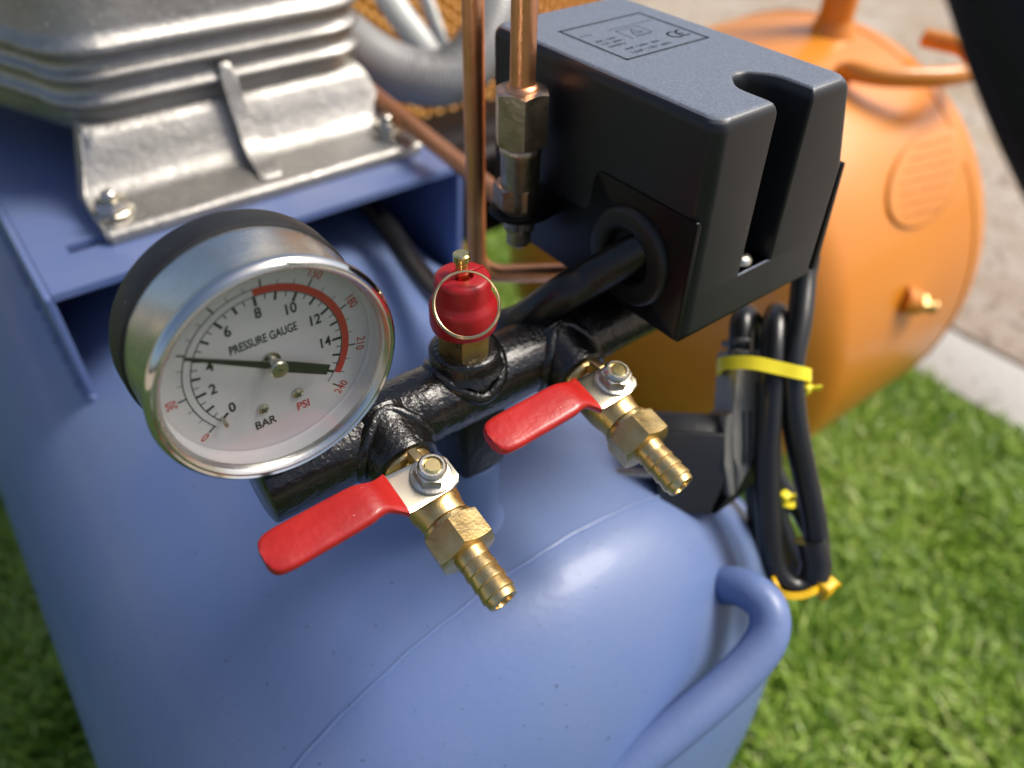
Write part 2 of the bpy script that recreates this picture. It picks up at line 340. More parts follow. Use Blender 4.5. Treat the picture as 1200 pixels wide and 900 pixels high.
# bridge plate under the pump (with a slot)
PX0, PX1, PY0, PY1, PZ = .0095, .192, .289, .72, -.168
bm = bmesh.new(); xs = [PX0, .0225, .0395, PX1]; ys = [PY0, .3155, .3225, PY1]
g = [[bm.verts.new((x, y, PZ)) for y in ys] for x in xs]
for i in range(3):
    for j in range(3):
        if (i, j) != (1, 1): bm.faces.new((g[i][j], g[i+1][j], g[i+1][j+1], g[i][j+1]))
r = bmesh.ops.extrude_face_region(bm, geom=bm.faces[:])
for q in r['geom']:
    if isinstance(q, bmesh.types.BMVert): q.co.z -= .003
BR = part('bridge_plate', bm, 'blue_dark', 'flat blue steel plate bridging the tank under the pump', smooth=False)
for x0, x1 in ((PX0-.0030, PX0+.0), (PX1, PX1+.003)):
    bm = bmesh.new(); zb = -.245 if x0 < .1 else -.24
    prism(bm, rpoly([(PY0, PZ-.0005), (PY1, PZ-.0005), (PY1, zb), (PY0+.004, zb)], [.002, .002, 0, 0], 3), lambda p: Vector((x0, p[0], p[1])), lambda p: Vector((x1, p[0], p[1])), .0004)
    part('side_flange', bm, 'blue_dark', None, BR)

for x in (PX0-.0030, PX1+.003):
    bm = bmesh.new(); dz = math.sqrt(RT**2-(x-XT)**2); tube(bm, [(x+rng.normal(0, .0003), PY0+.002+k*.0012, ZT+dz+.0004+rng.normal(0, .0003)) for k in range(220)], lambda t: .0022+.0006*sin(t*330), 8); part('weld_bead', bm, 'blue_dark', None, BR)
# ---- pump crankcase
PUMP_Y = .350
def rr_path(x0, x1, y0, y1, off, r, n=10):
    x0 -= off; x1 += off; y0 -= off; y1 += off; r += off; out = []
    for (cx, cy, a0) in ((x0+r, y0+r, pi), (x1-r, y0+r, 1.5*pi), (x1-r, y1-r, 0), (x0+r, y1-r, .5*pi)):
        for k in range(n+1): a = a0+pi/2*k/n; out.append((cx+r*cos(a), cy+r*sin(a)))
    return out
lv = [(-.1445, -.016), (-.1440, -.010), (-.1420, -.0045), (-.138, -.0020), (-.1315, -.0014), (-.1295, -.0008), (-.1283, .0012), (-.1272, .0018), (-.1258, .0012), (-.1248, -.0008), (-.1232, -.0016), (-.1200, -.0016), (-.1188, -.0006), (-.1178, .0016), (-.1166, .0022), (-.1152, .0014), (-.1143, -.0006), (-.1125, -.0014), (-.1095, -.0012), (-.1085, .0004), (-.1074, .0030), (-.1060, .0036), (-.1040, .0030), (-.1025, .0008), (-.099, -.0004), (-.09, -.0010), (-.075, -.003), (-.05, -.006), (-.02, -.008), (-.012, -.014)]
bm = bmesh.new(); rings = []
for z, off in lv:
    pp = []
    for x, y in rr_path(.0410, .186, PUMP_Y, .68, off, .024 if z > -.14 else .03, 14):
        if x < .1 and y > .372: x -= (y-.372)*.42
        pp.append(bm.verts.new((x+rng.normal(0, .00012), y+rng.normal(0, .00012), z+rng.normal(0, .00010))))
    rings.append(pp)
n = len(rings[0])
for A, B in zip(rings, rings[1:]):
    for k in range(n): bm.faces.new((A[k], A[(k+1) % n], B[(k+1) % n], B[k]))
bm.faces.new(rings[0]); bm.faces.new(rings[-1])
PUMP = part('pump', bm, 'castal', 'ribbed cast aluminium pump crankcase bolted to the blue plate', ang=70)
bm = bmesh.new(); rbox(bm, (.07, .36, -.168), (.16, .66, -.143), .004); part('pump_base', bm, 'castal', None, PUMP)
# foot flange: section in y-z, narrower where it meets the wall
sec = [(.3110, -.1678), (.3106, -.1640), (.3118, -.1625), (.3150, -.1619), (.3330, -.1608), (.3385, -.1590), (.3420, -.1545), (.3455, -.1470), (.3485, -.1400), (.3515, -.1355), (.3600, -.1340), (.3600, -.1678)]
def fx(y, z, side):
    t = min(1, max(0, (z+.160)/.024)); s = t*t*(3-2*t)
    return (.0372+.0095*s) if side == 0 else (.1862-.0075*s)
bm = bmesh.new(); cols = []; NX = 26
for i in range(NX+1):
    u_ = i/NX; cols.append([bm.verts.new((fx(y, z, 0)*(1-u_)+fx(y, z, 1)*u_+rng.normal(0, .0001), y+rng.normal(0, .00008), z+rng.normal(0, .0001)*(z > -.166))) for y, z in sec])
for A, B in zip(cols, cols[1:]):
    for k in range(len(sec)): bm.faces.new((A[k], A[(k+1) % len(sec)], B[(k+1) % len(sec)], B[k]))
bm.faces.new(cols[0]); bm.faces.new(cols[-1])
bmesh.ops.bevel(bm, geom=[e for e in bm.edges if all(v_ in cols[0] for v_ in e.verts) or all(v_ in cols[-1] for v_ in e.verts)], offset=.0012, segments=3, affect='EDGES')
part('mounting_foot', bm, 'castal', None, PUMP, ang=50)
# gusset in the middle of the foot
bm = bmesh.new(); gs = rpoly([(.356, -.118), (.3480, -.1195), (.3425, -.1385), (.3350, -.1530), (.3230, -.1585), (.3165, -.1620), (.356, -.1635)], [0, .004, .01, .01, .004, .002, 0], 5)
prism(bm, gs, lambda p: Vector((.1076-max(0, -.146-p[1])*.10, p[0], p[1])), lambda p: Vector((.1146+max(0, -.146-p[1])*.12, p[0], p[1])), .0022, 4); part('gusset', bm, 'castal', None, PUMP, ang=60)
def bolt(x, y, parent):
    bm = bmesh.new(); z = -.1612
    lathe(bm, [(.0080, 0), (.0080, .0009), (.0072, .0013)], (x, y, z), (0, 0, 1), 32)
    hexnut(bm, .0068, .0012, .0062, (x, y, z), (0, 0, 1), rot=.35)
    lathe(bm, [(.0030, .006), (.0030, .0088), (.0023, .0096)], (x, y, z), (0, 0, 1), 20); part('bolt', bm, 'zinc', None, parent)
bolt(.0450, .3255, PUMP); bolt(.1762, .3275, PUMP)

# ---- manifold
MX0, MX1, MY, MZ, MR = .0265, .1545, .1286, -.1378, .0101
bm = bmesh.new()
def lumpy(pr): return [(r*(1+rng.normal(0, .006)), h) for r, h in pr]
lathe(bm, lumpy([(.0001, 0), (MR-.0015, .0001), (MR-.0003, .0005), (MR, .0014)]+[(MR, h) for h in np.linspace(.003, MX1-MX0-.003, 60)]+[(MR, MX1-MX0-.0015), (MR-.0006, MX1-MX0-.0004), (MR-.002, MX1-MX0)]), (MX0, MY, MZ), (1, 0, 0), 72)
MAN = part('manifold', bm, 'manifold', 'thick glossy black painted manifold pipe with rough welds', ang=60)
def boss(x, o, ax, r, h0, h1, nm='boss'):
    bm = bmesh.new(); lathe(bm, [(r+.0012, h0), (r+.0004, h0+.0012), (r, h0+.0022), (r, h1-.0008), (r-.0006, h1-.0001), (r-.0022, h1)], o, ax, 48); part(nm, bm, 'manifold', None, MAN, ang=50)
    return
boss(0, (.0857, MY, MZ), (0, 0, 1), .0093, .0085, .0140)
def weld(c, ax, r, saddle=True):
    """bead of weld where a round boss meets the pipe"""
    a, u, v = frame(ax); pts = []
    for k in range(72):
        t = 2*pi*k/72; q = Vector(c)+(u*cos(t)+v*sin(t))*r*(1+rng.normal(0, .02))
        dx = q-Vector((q.x, MY, MZ)); rr = Vector((0, dx.y, dx.z))
        perp = rr-a*rr.dot(a); hh = math.sqrt(max(0, MR**2-min(perp.length_squared, MR**2*.96)))
        pts.append(Vector((q.x, MY, MZ))+perp+a*(hh-.0009))
    bm = bmesh.new(); sm = [sum((pts[(k+j) % 72] for j in range(-2, 3)), Vector())/5 for k in range(72)]
    tube(bm, sm, .0019, 10, closed=True); part('weld_bead', bm, 'manifold', None, MAN)
weld((.0857, MY, MZ), (0, 0, 1), .0094)
VAX = Vector((0, -.976, -.218)).normalized()              # the valves droop a little towards the viewer
VX1, VX2 = .0585, .1150
VO1 = Vector((VX1, .1175, -.1395)); VO2 = VO1+Vector((VX2-VX1, -.0005, 0))
for vx in (VX1, VX2):
    bm = bmesh.new(); lathe(bm, [(.0112, -.006), (.0100, -.0025), (.0094, .001), (.0092, .0058), (.0089, .0066), (.0080, .0070), (.0070, .0066), (.006, .0050)], (vx, .1215, -.1388), VAX, 40); part('outlet_boss', bm, 'manifold', None, MAN)
    weld((vx, MY, MZ), VAX, .0098)
# square post under the manifold
bm = bmesh.new(); rbox(bm, (.0790, .1204, -.1652), (.0936, .1366, -.1405), .0018); part('post', bm, 'post', None, MAN, ang=60)

# ---- pressure gauge
G = Vector((.03484, .11627, -.09976)); GR = .025
NB = (0, 1, 0)
bm = bmesh.new()
lathe(bm, [(.0232, .0006), (.0238, .0001), (.0245, .0003), (.0250, .0009), (.0252, .0018), (.0250, .0028), (.0248, .0034), (.0247, .0160), (.0240, .0162)], G, NB, 128, cap=False)
lathe(bm, [(.0232, .0006), (.0228, .0012), (.0226, .0022)], G, NB, 128, cap=False)
bmesh.ops.remove_doubles(bm, verts=bm.verts, dist=1e-7)
GAU = part('pressure_gauge', bm, 'chrome', 'round white pressure gauge with chrome case and black needle', ang=50, origin=G)
bm = bmesh.new(); lathe(bm, [(.0247, .0158), (.0252, .0161), (.0254, .0168), (.0254, .0222), (.0251, .0233), (.0240, .0243), (.001, .0244)], G, NB, 128); part('case_back', bm, 'black_ring', None, GAU)
bm = bmesh.new(); lathe(bm, [(.0238, .0006), (.0247, -.0001), (.0254, .0005), (.0257, .0014), (.0255, .0023), (.0248, .0029)], G, NB, 128, cap=False); part('bezel', bm, 'chrome_lip', None, GAU)
bm = bmesh.new(); lathe(bm, [(.0229, .0021), (.0228, .0056), (.0222, .0061)], G, NB, 96, cap=False)
part('inner_ring', bm, 'dial', None, GAU)
DH = .0062
def dl(x, z, h=0.): return Vector((G.x+x*.001, G.y+DH-h*.001, G.z+z*.001))
bm = bmesh.new(); lathe(bm, [(.0001, DH), (.0228, DH), (.0228, DH+.001)], G, NB, 96, cap=False); bmesh.ops.remove_doubles(bm, verts=bm.verts, dist=1e-5); part('dial', bm, 'dial', None, GAU, ang=20)
def pol(a, r): a = rad(a); return (r*sin(a), r*cos(a))
def stroke(bm, a, r0, r1, w_, h=.06):
    x0, z0 = pol(a, r0); x1, z1 = pol(a, r1); px, pz = pol(a+90, w_/2)
    bm.faces.new([bm.verts.new(dl(*q, h)) for q in ((x0-px, z0-pz), (x0+px, z0+pz), (x1+px, z1+pz), (x1-px, z1-pz))])
def arc(bm, a0, a1, r0, r1, h=.06, n=90):
    A = [bm.verts.new(dl(*pol(a0+(a1-a0)*k/n, r0), h)) for k in range(n+1)]; B = [bm.verts.new(dl(*pol(a0+(a1-a0)*k/n, r1), h)) for k in range(n+1)]
    for k in range(n): bm.faces.new((A[k], A[k+1], B[k+1], B[k]))
BA = lambda b: -127.5+b*15.85
RI, RO = 15.7, 17.3
bm = bmesh.new(); arc(bm, BA(0), BA(16.6), RI-.1, RI+.1); arc(bm, BA(0), BA(8), RO-.1, RO+.1)
for i in range(0, 33):
    b = i/2
    if i % 4 == 0: stroke(bm, BA(b), RI-2.1, RI, .62)
    elif i % 2 == 0: stroke(bm, BA(b), RI-1.8, RI, .56)
    else: stroke(bm, BA(b), RI-1.2, RI, .22)
for i in range(0, 25):
    a = -126+i*10*1.0917
    if i % 3 == 0: stroke(bm, a, RO-.1, RO+1.7, .36)
    else: stroke(bm, a, RO-.1, RO+1.1, .15)
part('scale', bm, 'ink', None, GAU, smooth=False)
bm = bmesh.new(); arc(bm, BA(8), BA(16), RI+.15, RO+.1, .075); part('red_band', bm, 'ink_red', None, GAU, smooth=False)
def put(bm, s, x, z, size, rot=0, xs=1., bold=.00003, h=.09):
    V, Fc = text_mesh(s, size, xs, bold/1); c, s_ = cos(rad(rot)), sin(rad(rot))
    add_flat(bm, V, Fc, lambda p: dl(x+(p[0]*c+p[1]*s_), z+(-p[0]*s_+p[1]*c), h))
bm = bmesh.new()
for b in range(0, 15, 2):
    x, z = pol(BA(b)-(6 if b == 4 else 0), (12.2 if b != 8 else 11.9) if b < 10 else 11.9); put(bm, str(b), x, z, 3.4, 0, .84, .08)
part('bar_numerals', bm, 'ink', None, GAU, smooth=False)
bm = bmesh.new()
for p_ in range(0, 241, 30):
    a = -126+p_*1.0917; x, z = pol(a, 19.8 if p_ == 240 else 21.0 if 60 <= p_ <= 120 else 20.2); put(bm, str(p_), x, z, 2.85, a if p_ < 225 else a-180, .8, .03)
put(bm, 'PSI', 4.6, -14.6, 3.0, 0, .84, .05)
part('psi_numerals', bm, 'ink_red', None, GAU, smooth=False)
bm = bmesh.new(); put(bm, 'PRESSURE GAUGE', -.2, 5.8, 2.85, 0, .62, .05); put(bm, 'BAR', -4.1, -14.9, 3.0, 0, .84, .05)
part('lettering', bm, 'ink', None, GAU, smooth=False)
for sx, sz in ((-3.9, -11.0), (3.9, -10.7)):              # dial screws
    bm = bmesh.new(); o = dl(sx, sz); lathe(bm, [(.0013, 0), (.0013, .0002), (.0011, .0006), (.0006, .0008), (.0001, .00085)], o, (0, -1, 0), 24)
    s_ = part('dial_screw', bm, 'zinc', None, GAU)
    bm = bmesh.new()
    for q in (.5, 2.07):
        dx, dz = cos(q)*.0008, sin(q)*.0008; e = Vector((dx, -.00087, dz)); nrm = Vector((-dz, 0, dx))*.16
        bm.faces.new([bm.verts.new(o+v_) for v_ in (-Vector((dx, .00087, dz))+nrm+Vector((0, 0, 0)), e+nrm, e-nrm, -Vector((dx, .00087, dz))-nrm)])
    part('screw_slot', bm, 'ink', None, GAU, smooth=False)
bm = bmesh.new(); tube(bm, [dl(-12.2, -9.0, 0), dl(-12.2, -9.0, 2.6)], .00045, 12); part('stop_pin', bm, 'zinc', None, GAU)
HB = dl(.15, .25, 0)
bm = bmesh.new(); lathe(bm, [(.0019, 0), (.0019, .0006), (.0012, .0007), (.0012, .0020)], HB, (0, -1, 0), 32)
lathe(bm, [(.0017, .0026), (.00195, .0028), (.00195, .0040), (.0017, .0043), (.0005, .0044)], HB, (0, -1, 0), 32); part('needle_hub', bm, 'zinc', None, GAU)
na = -59.
bm = bmesh.new(); poly = [(-.28, 18.6), (.28, 18.6), (.75, 1.2), (.95, 0), (1.25, -3.2), (1.15, -12.2), (-1.15, -12.2), (-1.25, -3.2), (-.95, 0), (-.75, 1.2)]
c, s_ = cos(rad(na)), sin(rad(na))
prism(bm, poly, lambda p: HB+Vector(((p[0]*c+p[1]*s_)*.001, -.0022, (-p[0]*s_+p[1]*c)*.001)), lambda p: HB+Vector(((p[0]*c+p[1]*s_)*.001, -.0026, (-p[0]*s_+p[1]*c)*.001)))
part('needle', bm, 'needle', None, GAU, smooth=False)
bm = bmesh.new(); lathe(bm, [(.0001, .0008), (.0231, .0008), (.0231, .0018), (.0001, .0018)], G, NB, 96, cap=False); bmesh.ops.remove_doubles(bm, verts=bm.verts, dist=1e-5); part('glass', bm, 'glass', None, GAU, ang=20)
bm = bmesh.new(); lathe(bm, [(.0045, 0), (.0045, .02)], (G.x, MY, MZ+.006), (0, 0, 1), 24); hexnut(bm, .0075, .0035, .0085, (G.x, MY, MZ+.006), (0, 0, 1)); part('stem', bm, 'brass', None, GAU)

# ---- safety valve
SV = Vector((.0857, MY, -.1250))
bm = bmesh.new(); hexnut(bm, .0072, -.001, .0075, SV, (0, 0, 1), rot=.9); lathe(bm, [(.0052, .0075), (.0052, .011)], SV, (0, 0, 1), 32)
SVO = part('safety_valve', bm, 'brass', 'brass safety valve with red plastic cap and pull ring', origin=SV)
bm = bmesh.new(); lathe(bm, [(.0070, .0078), (.0082, .0082), (.0085, .0094), (.0085, .0143), (.0081, .0154), (.0072, .0164), (.0070, .0172), (.0069, .0212), (.0066, .0222), (.0058, .0227), (.0028, .0226), (.0027, .0212)], SV, (0, 0, 1), 64); part('cap', bm, 'red_cap', None, SVO, ang=50)
bm = bmesh.new(); rbox(bm, SV+Vector((-.0062, -.0003, .0224)), SV+Vector((.0062, .0003, .0232)), .0002, 1); part('cap_rib', bm, 'red_cap', None, SVO)
bm = bmesh.new(); lathe(bm, [(.0017, .012), (.0017, .0262), (.0021, .0267), (.0021, .0283), (.0017, .0287)], SV, (0, 0, 1), 28); part('valve_pin', bm, 'brass_hi', None, SVO)
# pull ring: hangs through the pin, leaning towards the viewer
rc = P(547, 357, .1765); tw = Vector((-rt2*0-fw)); rn = (Vector((-fw[0], -fw[1], -fw[2]))*.9+Vector((.10, .02, .12))).normalized(); a_, ru, rv = frame(rn)
for dr, dn in ((.0078, 0), (.0076, .0004)):
    pts = [rc+rn*dn+(ru*cos(2*pi*k/72)*1.02+rv*sin(2*pi*k/72)*.98)*dr for k in range(72)]
    bm = bmesh.new(); tube(bm, pts, .00026, 8, closed=True); part('pull_ring', bm, 'ring', None, SVO)

# ---- ball valve (built once, copied once)
def lever_profile(o, red):
    """pressed lever running towards -X from the bolt; list of (x, y offset, z, half width)"""
    pass
def ball_valve(VO, first):
    up_ = (Vector((0, 0, 1))-VAX*VAX.z).normalized()
    bm = bmesh.new()
    lathe(bm, [(.0046, -.004), (.0046, .0), (.0064, .0004), (.0066, .0012), (.0066, .0034), (.0060, .0040), (.0050, .0046), (.0050, .0054), (.0058, .0064), (.0064, .0080), (.0067, .0100), (.0067, .0150), (.0064, .0170), (.0060, .0180), (.0060, .0215), (.0055, .0222)], VO, VAX, 56)
    lathe(bm, [(.0045, .003), (.0045, .0082), (.0038, .0086)], VO+VAX*.0125, up_, 36)      # gland under the lever
    B = part('ball_valve', bm, 'brass', None, ang=45, origin=VO)
    bm = bmesh.new(); rbox(bm, VO+VAX*.0075+up_*.0065-Vector((.0012, .0012, 0)), VO+VAX*.0050+up_*.0098+Vector((.0012, .0012, 0)), .0003); part('stop_lug', bm, 'brass', None, B)
    bm = bmesh.new(); hexnut(bm, .0080, .0222, .0300, VO, VAX, rot=.25); lathe(bm, [(.0060, .0205), (.0066, .0212), (.0066, .0224)], VO, VAX, 40); part('hex_nut', bm, 'brass', None, B)
    bp = [(.0042, .0295), (.0040, .0325)]
    for k in range(3): h = .0322+k*.0031; bp += [(.0038, h), (.0042, h+.0028), (.0042, h+.0031), (.0038, h+.0034)]
    bp += [(.0038, .0425), (.0035, .0434), (.0024, .0435), (.0022, .0425), (.0022, .037)]
    bm = bmesh.new(); lathe(bm, bp, VO, VAX, 40); part('hose_barb', bm, 'brass', None, B, ang=50)
    bm = bmesh.new(); lathe(bm, [(.0021, .0383), (.0001, .0382)], VO, VAX, 24); part('bore', bm, 'dark', None, B)
    # lever
    C0 = VO+VAX*.0125+up_*.0088; up0 = up_
    ya = VAX                                                # lever width runs along the valve axis
    st = [(.0058, .0, .0030, 'm'), (.0048, .0, .0044, 'm'), (.0020, .0, .0052, 'm'), (-.0030, .0, .0054, 'm'), (-.0075, .0, .0056, 'm'), (-.0092, .0004, .0056, 'b'), (-.0112, .0018, .0046, 'r'), (-.0135, .0034, .0038, 'r'), (-.0160, .0042, .0041, 'r'), (-.0190, .0042, .0046, 'r'), (-.0300, .0036, .0047, 'r'), (-.0370, .0032, .0046, 'r'), (-.0396, .0030, .0036, 'r'), (-.0404, .0030, .0016, 'r')]
    def strip(sel, th, ex, name, m, bev):
        bm = bmesh.new(); T = []
        for (x, z, hw, k) in sel:
            c = C0+Vector((x, 0, 0))+up0*z; hw += ex
            n_ = 8; ringp = []
            for j in range(16):                             # stadium section
                t = 2*pi*j/16; yy = cos(t); zz = sin(t); yy = math.copysign(abs(yy)**.35, yy) if abs(yy) > 1e-6 else 0; zz = math.copysign(abs(zz)**.55, zz) if abs(zz) > 1e-6 else 0
                bow = -.0010*(1-yy*yy)*0
                ringp.append(bm.verts.new(c+ya*(hw*yy)+up0*(th*zz+bow)))
            T.append(ringp)
        for A, B_ in zip(T, T[1:]):
            for k in range(16): bm.faces.new((A[k], A[(k+1) % 16], B_[(k+1) % 16], B_[k]))
        bm.faces.new(T[0]); bm.faces.new(T[-1]); return part(name, bm, m, None, B, ang=50)
    strip([s for s in st if s[3] in 'mb'], .0006, 0, 'lever_plate', 'lever', 0)
    sel = [s for s in st if s[3] in 'br']; fine = []
    cc = catmull([(s[0], s[1], s[2]) for s in sel], 4); strip([(c.x, c.y, c.z, 'r') for c in cc], .0016, .0004, 'lever_grip', 'red', 0)
    bm = bmesh.new(); lathe(bm, [(.0050, .0006), (.0050, .0013), (.0046, .0015)], C0, up0, 36); part('washer', bm, 'zinc', None, B)
    bm = bmesh.new(); hexnut(bm, .0042, .0014, .0042, C0, up0, rot=.5); lathe(bm, [(.0034, .0040), (.0034, .0050), (.0029, .0056), (.0024, .0056), (.0023, .005)], C0, up0, 36); part('lock_nut', bm, 'zinc', None, B)
    bm = bmesh.new(); lathe(bm, [(.0021, .003), (.0021, .0054), (.0017, .0058)], C0, up0, 24); part('stem', bm, 'brass_hi', None, B)
    return B
V1 = ball_valve(VO1, True); V1['label'] = 'brass ball valve with red lever beside the gauge'
V2 = V1.copy(); COL.objects.link(V2); V2.parent = COMP; V2.location = V1.location+(VO2-VO1); ORG[V2] = ORG[V1]+(VO2-VO1); V2['label'] = 'brass ball valve with red lever beside the pressure switch'
for c_ in list(V1.children):
    d = c_.copy(); COL.objects.link(d); d.parent = V2

# ---- pressure switch
BX0, BX1, BY0, BY1, BZ0, BZ1 = .1340, .1905, .0986, .1830, -.1255, -.0668
def plan(z, ins, notch):
    """outline of the cover at height z, inset by ins; right side leans in towards the top"""
    t = max(0, min(1, (z-BZ0)/(BZ1-BZ0))); x1 = .1915 if z < -.092 else .1915-(z+.092)/.025*.0085; x0 = BX0-.0006*t; y0 = BY0+.0006*t
    x0 += ins; x1 -= ins; y0 += ins; y1 = BY1-ins; r = .0025
    nx0, nx1, ny = .1540, .1668, .1165
    if z > -.080: ny -= 0; 
    e = ins*.8
    pts = [(x0+r*1.0, y0), (nx0-e, y0), (nx0-e, ny-.005), (nx0+.0045, ny+e), (nx1-.0045, ny+e), (nx1+e, ny-.005), (nx1+e, y0), (x1-r, y0), (x1, y0+r), (x1, y1-r), (x1-r, y1), (x0+r, y1), (x0, y1-r), (x0, y0+r)]
    rr = [.0015, .0008, .003, .003, .003, .003, .0008, .0015, .0015, .0015, .0015, .0015, .0015, .0015]
    if not notch:
        pts = [(x0+r, y0), (nx0, y0), (nx0+.002, y0), (nx0+.004, y0), (nx1-.004, y0), (nx1-.002, y0), (nx1, y0), (x1-r, y0), (x1, y0+r), (x1, y1-r), (x1-r, y1), (x0+r, y1), (x0, y1-r), (x0, y0+r)]
    return rpoly(pts, rr, 4)
def loft(bm, zs, notch, capb=True, capt=True):
    R_ = [[bm.verts.new((p[0], p[1], z)) for p in plan(z, ins, notch)] for z, ins in zs]; n = len(R_[0])
    for A, B_ in zip(R_, R_[1:]):
        for k in range(n): bm.faces.new((A[k], A[(k+1) % n], B_[(k+1) % n], B_[k]))
    fs = []
    if capb: fs.append(bm.faces.new(R_[0]))
    if capt: fs.append(bm.faces.new(R_[-1]))
    return fs
bm = bmesh.new()
fs = loft(bm, [(-.1132, 0), (-.105, 0), (-.092, 0), (-.080, 0), (-.0700, 0), (-.0690, .0001), (-.0680, .0005), (-.0673, .0010), (-.0669, .0017), (-.0668, .0024), (-.0668, .0028)], True)
loft(bm, [(BZ0, .0004), (BZ0+.0004, 0), (-.1132, 0)], False)
bmesh.ops.triangulate(bm, faces=[f for f in bm.faces if len(f.verts) > 4])
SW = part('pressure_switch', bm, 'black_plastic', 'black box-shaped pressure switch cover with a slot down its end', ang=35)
def side_panel(x, d, name):
    pl = rpoly([(.0996, -.0912), (.1352, -.0912), (.1368, -.1052), (.1800, -.1052), (.1800, -.1262), (.0996, -.1262)], [.0012, .0030, .0030, .001, .001, .0005], 5)
    bm = bmesh.new(); prism(bm, pl, lambda p: Vector((x, p[0], p[1])), lambda p: Vector((x+d, p[0], p[1])), .0004); return part(name, bm, 'black_gloss', None, SW, ang=40)
side_panel(BX0-.0007, .0016, 'base_panel')
bm = bmesh.new(); pl = [(.1000, -.0925), (.175, -.0925), (.175, -.126), (.0990, -.126)]
prism(bm, pl, lambda p: Vector((.1912, p[0], p[1])), lambda p: Vector((.1945-(p[1]+.126)*.03, p[0], p[1])), .0005); part('base_panel', bm, 'black_gloss', None, SW, ang=40)
bm = bmesh.new(); rbox(bm, (.1345, .0996, -.1275), (.191, .180, -.1252), .0005); part('base_plate', bm, 'black_gloss', None, SW)
# cover screw in the slot
bm = bmesh.new(); o = Vector((.1600, .1035, -.1134)); lathe(bm, [(.0034, 0), (.0034, .0006), (.0029, .0017), (.0018, .0024), (.0002, .0026)], o, (0, 0, 1), 32); part('cover_screw', bm, 'zinc', None, SW)
# grommet and motor cable
GX = BX0-.0007; GC = Vector((GX, .1193, -.1098))
bm = bmesh.new(); lathe(bm, [(.0140, -.001), (.0140, .0010), (.0135, .0019), (.0126, .0022), (.0092, .0024), (.0080, .0020), (.0070, .0004), (.0066, -.003), (.0001, -.0031)], GC, (-1, 0, 0), 64); part('grommet', bm, 'grommet', None, SW, ang=60)
g0 = P(690, 327, .2105); cp = [GC+(GC-g0)*.5, GC+(GC-g0)*.02, g0, P(655, 347, .2115), P(605, 379, .2230), P(565, 378, .255), P(520, 352, .300), P(485, 312, .335), P(455, 268, .365), P(428, 236, .39), P(400, 215, .41)]
bm = bmesh.new(); tube(bm, catmull(cp, 10), .0052, 28); part('motor_cable', bm, 'rubber', 'thick black cable from the pressure switch to the motor')
# printed plate on the cover
LZ = -.0668
bm = bmesh.new()
lx0, lx1, ly0, ly1 = .1445, .1745, .1393, .1656
def line(x0, y0, x1, y1, w_=.0002, z=LZ+.00006):
    d_ = Vector((x1-x0, y1-y0)).normalized()*w_; n_ = Vector((-d_.y, d_.x))
    bm.faces.new([bm.verts.new((a+k1*d_.x*.9+k2*n_.x, b+k1*d_.y*.9+k2*n_.y, z)) for (a, b, k1, k2) in ((x0, y0, -1, -1), (x1, y1, 1, -1), (x1, y1, 1, 1), (x0, y0, -1, 1))])
for q in ((lx0, ly0, lx1, ly0), (lx1, ly0, lx1, ly1), (lx1, ly1, lx0, ly1), (lx0, ly1, lx0, ly0)): line(*q, w_=.00040)
tri = [(.1600, .1530), (.1635, .1530), (.16175, .1560)]
for i in range(3): line(*tri[i], *tri[(i+1) % 3], w_=.00013)
line(.1590, .1515, .1650, .1515, .00010); line(.1590, .1507, .1645, .1507, .00010); line(.1572, .1500, .1572, .1572, .00010); line(.1655, .1512, .1655, .1572, .00010); line(.1572, .1572, .1655, .1572, .0001)
line(.1560, .1590, .1730, .1590, .0001); line(.1460, .1590, .1500, .1587, .00012)
def ptext(s, x, y, size, xs=1.):
    V, Fc = text_mesh(s, size, xs, 0); add_flat(bm, V, Fc, lambda p: Vector((x+p[0], y+p[1], LZ+.00007)))
ptext('20A  120V~', .1508, .1535, .0017); ptext('15A  240V~', .1508, .1511, .0017); ptext('50/60Hz', .1500, .1487, .0017); ptext('3HP / 240V  20A', .1555, .1450, .0018); ptext('1.5HP / 120V  50Hz', .1560, .1422, .0018)
def arc2(cx, cy, r, a0, a1, w_=.00028, n=16):
    pts = [(cx+r*cos(rad(a0+(a1-a0)*k/n)), cy+r*sin(rad(a0+(a1-a0)*k/n))) for k in range(n+1)]
    for p, q in zip(pts, pts[1:]): line(*p, *q, w_=w_)
arc2(.1690, .1462, .0021, 65, 295); arc2(.1734-.0012, .1462, .0021, 80, 280); line(.1702, .1462, .1718, .1462, .00020)
part('rating_print', bm, 'engr', None, SW, smooth=False)
# ---- unloader fitting on the vertical copper pipe, and the pipes
UX, UY = .1248, .1565
zt = lambda v: on(612, v, 1, UY).z
bm = bmesh.new(); o = (UX, UY, 0)
hexnut(bm, .0076, zt(166), zt(104), o, (0, 0, 1), rot=1.02)
UNL = part('unloader_valve', bm, 'fit', 'steel compression fitting with hexagonal nut on the copper pipe', ang=40)
bm = bmesh.new(); lathe(bm, [(.0044, zt(262)), (.0053, zt(246)), (.0055, zt(244)), (.0055, zt(180)), (.0058, zt(176)), (.0058, zt(171)), (.0055, zt(169)), (.0062, zt(166))], o, (0, 0, 1), 40); part('fitting_body', bm, 'fit', None, UNL)
bm = bmesh.new(); hexnut(bm, .0069, zt(238), zt(214), (UX-.0002, UY+.001, 0), (0, 0, 1), rot=.3); part('lock_nut', bm, 'fit', None, UNL)
bm = bmesh.new(); zb = zt(248)
prism(bm, rpoly([(UX-.0075, UY-.0045), (UX+.001, UY-.0085), (UX+.0125, UY-.0060), (UX+.0125, UY+.008), (UX-.0075, UY+.007)], .004, 5), lambda p: Vector((p[0], p[1], zb)), lambda p: Vector((p[0], p[1], zb+.0016)), .0003); part('bracket', bm, 'black_gloss', None, UNL)
